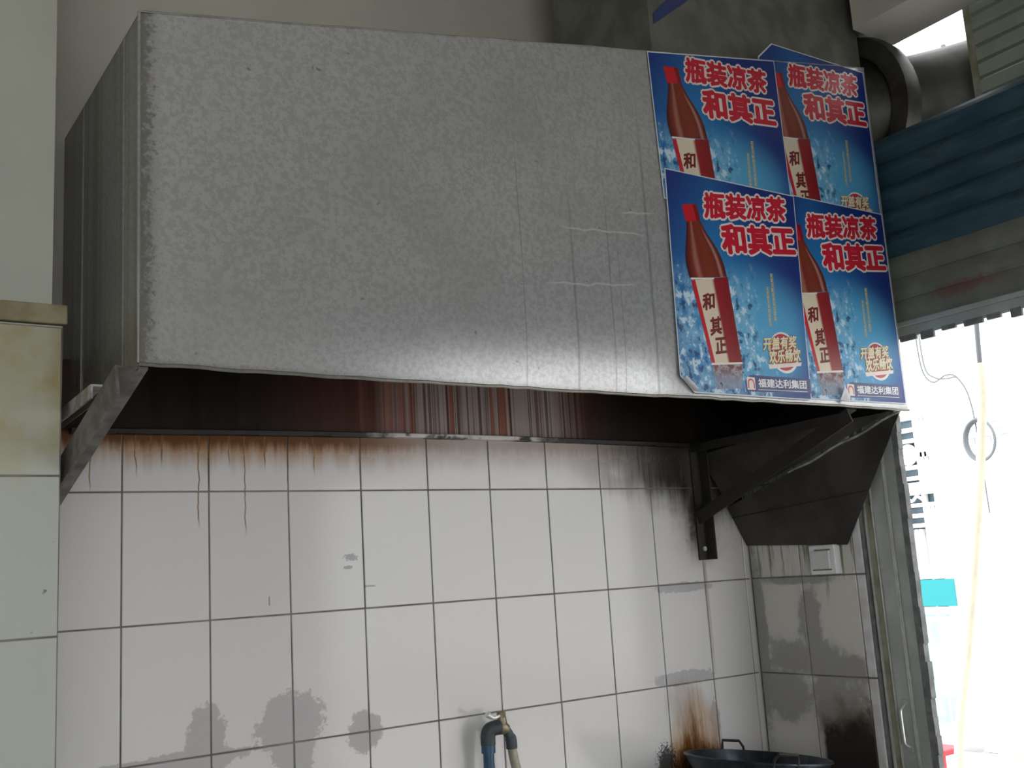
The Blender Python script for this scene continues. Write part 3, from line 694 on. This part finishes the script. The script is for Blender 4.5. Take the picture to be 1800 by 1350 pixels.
def poster(x0, z0, layer, outline, label):
    t = thing('drink_poster', (x0, YF-.0008-layer*.0024, z0), label, 'poster', 'bottle posters on the hood front')
    cx, cz = WP/2, HP/2
    def ins(d): return [(u+(d if u < cx else -d), v+(d if v < cz else -d)) for u, v in outline]
    bm = bmesh.new(); poly_prism(bm, [(u, 0, v) for u, v in outline], (0, .0004, 0)); bmesh.ops.recalc_face_normals(bm, faces=bm.faces)
    me = bpy.data.meshes.new('paper'); bm.to_mesh(me); bm.free(); mesh_obj('paper', me, PM['paper'], t, (0, 0, 0))
    mesh_obj('printed_picture', flat(ins(.003), -.0002, 'printed_picture'), PM['art'], t, (0, 0, 0))
    def sub(nm, key, fn, mat, par, dy): return mesh_obj(nm, shared(key, fn), PM[mat], par, (0, dy, 0))
    L1 = resample([(.073, .446), (.067, .41), (.058, .365), (.056, .33), (.064, .293)]); R1 = resample([(.121, .452), (.141, .42), (.170, .386), (.189, .35), (.198, .312)])
    bt = sub('bottle', 'b', lambda: strip(L1, R1, 0, 'bottle'), 'bottle', t, -.0004)
    Lb = [(.068, .288), (.113, .078)]; Rb = [(.200, .312), (.222, .088)]
    def lerp(a, n=12): return [(a[0][0]+(a[1][0]-a[0][0])*k/n, a[0][1]+(a[1][1]-a[0][1])*k/n) for k in range(n+1)]
    lb = sub('bottle_label', 'l', lambda: strip(lerp(Lb), lerp(Rb), 0, 'bottle_label'), 'label', bt, 0)
    sub('bottle_base', 'bb', lambda: strip(lerp([(.113, .078), (.121, .012)]), lerp([(.222, .088), (.216, .020)]), 0, 'bottle_base'), 'base', bt, .00005)
    sub('base_ring', 'br', lambda: flat([(.111, .073), (.222, .083), (.222, .088), (.112, .079)], 0, 'base_ring'), 'cream', bt, -.0001)
    sub('label_band', 'lbd', lambda: flat([(.068, .291), (.150, .300), (.150, .304), (.067, .295)], 0, 'label_band'), 'cream', bt, -.0001)
    sub('cap', 'c', lambda: flat([(.060, .484), (.064, .488), (.110, .496), (.114, .493), (.121, .455), (.117, .452), (.072, .443), (.068, .446)], 0, 'cap'), 'cap', bt, -.0001)
    sub('cap_shade', 'cs', lambda: flat([(.098, .4935), (.110, .496), (.114, .493), (.121, .455), (.117, .452), (.108, .450)], 0, 'cap_shade'), 'capd', bt, -.00015)
    for nm, ch, q in (('label_lettering', '和', ((.100, .213), (.141, .222), (.104, .255))), ('label_lettering', '其', ((.119, .150), (.158, .158), (.122, .195))), ('label_lettering', '正', ((.131, .104), (.170, .110), (.133, .143)))):
        sub(nm, ch, lambda: text_mesh(ch, q, 0, .04), 'maroon', bt, -.0002)
    q1 = ((.140, .464), (.452, .498), (.144, .532)); q2 = ((.196, .376), (.476, .406), (.194, .452))
    tl = sub('title', 't1o', lambda: text_mesh('瓶装凉茶', q1, 0, .12), 'cream', t, -.0006)
    sub('title_characters', 't1', lambda: text_mesh('瓶装凉茶', q1, 0, .042), 'red', tl, -.0003)
    t2 = sub('title', 't2o', lambda: text_mesh('和其正', q2, 0, .115), 'cream', t, -.00065)
    sub('title_characters', 't2', lambda: text_mesh('和其正', q2, 0, .05), 'red', t2, -.0003)
    sub('vertical_small_print', 'vs', lambda: bars([(.370, .341, .208, 10, .0115), (.348, .302, .192, 9, .0105)], 0), 'gold', t, -.0004)
    em = sub('prize_emblem', 'e0', lambda: circle((.386, .124), .056, 0, 'prize_emblem'), 'white', t, -.0004)
    sub('red_disc', 'e1', lambda: circle((.384, .125), .050, 0, 'red_disc'), 'pink', em, -.0001)
    sub('ribbon', 'e2', lambda: flat([(.322, .076), (.448, .092), (.452, .102), (.320, .088)], 0, 'ribbon'), 'cream', em, -.00015)
    qa = ((.306, .124), (.436, .140), (.312, .158)); qb = ((.324, .090), (.448, .106), (.328, .124))
    for k, (b, q) in enumerate((('开盖有奖', qa), ('欢乐畅饮', qb))):
        sub('emblem_outline', 'eo%d' % k, lambda: text_mesh(b, q, 0, .09), 'dark', em, -.0002)
        sub('emblem_characters', 'ec%d' % k, lambda: text_mesh(b, q, 0, .045), 'gold' if k else 'gold', em, -.00035)
        sub('emblem_highlight', 'eh%d' % k, lambda: text_mesh(b, (Vector(q[0])+(Vector(q[2])-Vector(q[0]))*.0+Vector((.001, .002)), Vector(q[1])+Vector((.001, .002)), Vector(q[2])+Vector((.001, .002))), 0, 0), 'white', em, -.0005)
    bd = sub('company_band', 'cb', lambda: flat([(.226, .012), (.478, .018), (.478, .058), (.246, .056), (.226, .040)], 0, 'company_band'), 'navy', t, -.0003)
    sub('logo_plate', 'lg', lambda: flat([(.232, .017), (.262, .018), (.263, .050), (.236, .051), (.232, .047)], 0, 'logo_plate'), 'cream', bd, -.0001)
    def arch():
        vs = []; fs = []; n = 14
        for r in (.0125, .0085):
            vs += [(.2475-r, 0, .021)]+[(.2475+r*math.cos(math.pi-math.pi*k/n), 0, .034+r*math.sin(math.pi*k/n)) for k in range(n+1)]+[(.2475+r, 0, .021)]
        m_ = n+3
        for k in range(m_-1): fs.append((k, k+1, m_+k+1, m_+k))
        me = bpy.data.meshes.new('logo_arch'); me.from_pydata(vs, [], fs); return me
    sub('logo_arch', 'la', arch, 'pink', bd, -.0002)
    sub('company_lettering', 'ct', lambda: text_mesh('福建达利集团', ((.274, .0255), (.460, .0300), (.275, .0480)), 0, .022), 'white', bd, -.0002)
    sub('company_line', 'cl', lambda: flat([(.272, .0185), (.462, .0215), (.462, .0228), (.272, .0198)], 0, 'company_line'), 'white', bd, -.0002)
    return t
full = [(0, 0), (WP, 0), (WP, HP), (0, HP)]
poster(1.549, .930, 0, [(0, 0), (WP, .1), (WP+.004, HP+.008), (.080, HP), (.018, HP-.055), (0, .3)], 'blue bottle poster at the upper right of the hood, top sticking up past the edge')
poster(1.549, .474, 1, [(0, 0), (WP+.001, .004), (WP+.001, HP+.004), (0, HP)], 'blue bottle poster at the lower right corner of the hood, half overlapped by its neighbour')
hx = 1.130; poster(hx, .846, 1, [(.02, .12), (.508, .12), (.500, ztop(hx+.500)-.846-.001), (.008, ztop(hx+.008)-.846-.001)], 'blue bottle poster at the upper left, cut off along the sloping top of the hood')
bl = poster(1.147, .471, 2, [(.045, 0), (.476, .0), (.498, HP), (.012, HP-.003), (.0, .04)], 'whole blue bottle poster at the lower left, lapping over the other three')
def curl(par, p0, p1, d, name='curled_corner'):
    vs, fs = [], []; n = 6
    for k in range(n+1):
        a = k/n*2.2; o = Vector(d)*(1-math.cos(a))*.45
        for p in (p0, p1): vs.append((p[0]+o.x, -.002-.010*math.sin(a)-.002*k/n, p[1]+o.y))
    for k in range(n): fs.append((2*k, 2*k+1, 2*k+3, 2*k+2))
    me = bpy.data.meshes.new(name); me.from_pydata(vs, [], fs); o = mesh_obj(name, me, PM['paper'], par, (0, 0, 0))
    s = o.modifiers.new('t', 'SOLIDIFY'); s.thickness = .0004
curl(bl, (.006, .033), (.042, .004), (.007, .009))
scrap = thing('poster_scrap', (1.8, YF-.007, .474), 'small curled white paper flap at the bottom edge between the lower posters', 'paper')
cp2 = [(1.738, .476), (1.752, .514), (1.764, .512), (1.776, .488), (1.768, .470)]
bm = bmesh.new(); vs = [bm.verts.new((u, YF-.010-.010*math.sin(i*1.3)**2, v)) for i, (u, v) in enumerate(cp2)]; c0 = bm.verts.new((1.757, YF-.016, .494))
for i in range(5): bm.faces.new((vs[i], vs[(i+1) % 5], c0))
fl = build('flap', bm, PM['paper'], scrap); fl.modifiers.new('t', 'SOLIDIFY').thickness = .0006
bs = thing('blue_sticker', (1.23, -.609, 1.6), 'dark blue paper corner stuck high on the duct front', 'paper')
bm = bmesh.new(); poly_prism(bm, [(1.206, -.6075, 1.475), (1.206, -.6075, 1.505), (1.30, -.6075, 1.60), (1.42, -.6075, 1.66), (1.38, -.6075, 1.61)], (0, .001, 0)); build('sheet', bm, PM['navy'], bs)

# ------------------------------------------------------------------ street outside
XF = 7.0
tag(bxo('street_ground', (2.30, -14, -1.62), (XF+3, 20, -1.505), MT['street']), 'sunlit pale concrete street outside', kind='structure')
tag(bxo('yard_ground', (-9, -14, -1.62), (2.30, -5.2, -1.505), MT['street']), 'pale concrete yard behind the shop', kind='structure')
fb = bmesh.new(); box(fb, (XF+.05, 2.36, -1.5), (XF+.4, 2.50, 3.2)); box(fb, (XF+.02, -14, -1.5), (XF+.4, 2.36, 5.5)); box(fb, (XF+.05, 4.1, -1.5), (XF+.4, 20, 5.5)); box(fb, (XF+.05, 2.5, 1.42), (XF+.4, 4.1, 5.5))
fc = tag(build('building_wall', fb, MT['facade']), 'bright white building front across the street', kind='structure')
bmk = bmesh.new(); box(bmk, (-.012, -.062, -.023), (.012, .062, .023), .003); bme = bpy.data.meshes.new('brick'); bmk.to_mesh(bme); bmk.free(); bme.materials.append(MT['brick'])
for r in range(12):
    for k in range(11):
        y = 2.26-k*.134-(.067 if r % 2 else 0); mesh_obj('brick', bme, None, fc, at((XF+.018, y, .86+r*.053)))
gt = thing('street_gate', (XF-.02, 2.75, -1.5), 'white ornamental metal gate with blue panels and a teal band across the street', 'gate')
bxo('backing', (XF+.06, 2.5, -1.45), (XF+.08, 4.1, 1.42), MT['gateblue'], gt)
def gbar(nm, y0, y1, z0, z1, mat='gatewhite', x=XF): return bxo(nm, (x-.01-(.004 if nm == 'rail' else .008 if nm == 'bar' else 0), y0, z0), (x+.05, y1, z1), MT[mat], gt)
for y0, y1 in ((2.50, 2.60), (2.90, 2.93), (2.695, 2.715), (3.30, 3.36), (4.02, 4.1)): gbar('stile', y0, y1, -1.45, 1.42)
for z0, z1 in ((1.12, 1.42), (.50, .60), (.40, .43), (-.18, -.12), (-1.45, -1.3), (-.46, -.40)): gbar('rail', 2.508, 4.095, z0, z1)
for z in (1.035, .945, .725, .635): gbar('bar', 2.715, 2.90, z-.016, z+.016)
for z in (.33, .25): gbar('bar', 2.715, 2.90, z-.016, z+.016)
for y in (2.625, 2.665): gbar('bar', y-.010, y+.010, .60, 1.12); gbar('bar', y-.010, y+.010, -.12, .40)
for y in (2.76, 2.80, 2.85): gbar('bar', y-.010, y+.010, -.12, .22)
gbar('bar', 2.60, 2.70, .80, .84)
bm = bmesh.new(); lathe(bm, [(0, .03), (.075, .03), (.09, 0), (0, 0)], (XF+.02, 2.81, .835), (-1, 0, 0), 24); build('rosette', bm, MT['gatewhite'], gt, True)
bm = bmesh.new(); tube(bm, spline([(XF-.02, 2.90, .455), (XF-.02, 2.85, .485), (XF-.02, 2.80, .45), (XF-.02, 2.75, .485), (XF-.02, 2.70, .455)], 5), .012, 8); build('scroll', bm, MT['gatewhite'], gt, True)
bxo('teal_band', (XF-.02, 2.52, -.395), (XF+.05, 4.1, -.185), MT['teal'], gt)
bxo('lower_panel', (XF-.005, 2.60, -1.3), (XF+.05, 4.1, -.46), MT['teallight'], gt)
st = thing('red_stool', (6.0, 2.2, -1.5), 'low red plastic stool on the street by the doorway edge', 'stool')
bm = bmesh.new(); box(bm, (5.92, 2.08, -1.335), (6.16, 2.30, -1.295), .01, 2); build('seat', bm, MT['red'], st)
for a in (5.93, 6.12):
    for b in (2.09, 2.26): bxo('leg', (a, b, -1.5), (a+.03, b+.03, -1.33), MT['red'], st)
bxo('apron', (5.925, 2.10, -1.45), (5.935, 2.28, -1.33), MT['red'], st)
hr = thing('hanging_rod', (3.4, .06, -.4), 'pale yellow sleeved rod hanging down in the bright doorway', 'rod')
bm = bmesh.new(); tube(bm, [(3.4, -.12, 2.2), (3.4, -.093, 1.035), (3.4, -.085, .915), (3.4, -.077, .78)], .010, 10); build('iron_rod', bm, MT['wire'], hr, True)
bm = bmesh.new(); tube(bm, spline([(3.4, -.077, .80), (3.4, -.068, .655), (3.4, -.003, .311), (3.4, .075, -.032), (3.4, .158, -.374), (3.4, .26, -.8), (3.4, .30, -1.504)], 5), .0185, 12); build('sleeve', bm, MT['yellow'], hr, True)
cb = thing('wall_cable', (XF-.05, 2.4, 1.4), 'grey cables looping down across the building front outside', 'cable')
for dy in (0, .03):
    bm = bmesh.new(); tube(bm, spline([(XF-.05, 2.52+dy, 1.95), (XF-.05, 2.505+dy, 1.52), (XF-.05, 2.42+dy, 1.41-dy), (XF-.05, 2.32, 1.385+dy), (XF-.05, 2.22, 1.36), (XF-.05, 2.14, 1.10), (XF-.05, 2.12, .3)], 6), .006, 6); build('strand', bm, MT['wire'], cb, True)
co = thing('cable_coil', (XF-.06, 2.06, .7), 'dark grey coil of hose hung on the building front outside', 'coil')
for k in range(3):
    bm = bmesh.new(); tube(bm, [(XF-.06-.012*k, 2.10+(.115+.006*k)*math.cos(t), .86+(.15+.006*k)*math.sin(t)) for t in [2*math.pi*i/32 for i in range(33)]], .010, 8, False); build('loop', bm, MT['wire'], co, True)
for i in range(3):
    tag(bxo('added_step', (XF-1.0+i*.28, -12, -1.505+i*.13), (XF-.0, 1.9, -1.375+i*.13), MT['stepstone']), ['lowest', 'middle', 'topmost'][i]+' pale step added along the white building front for striped tile reflections', 'step', 'steps added across the street for tile reflections')  # invented steps, added so the glossy tiles reflect light and dark stripes
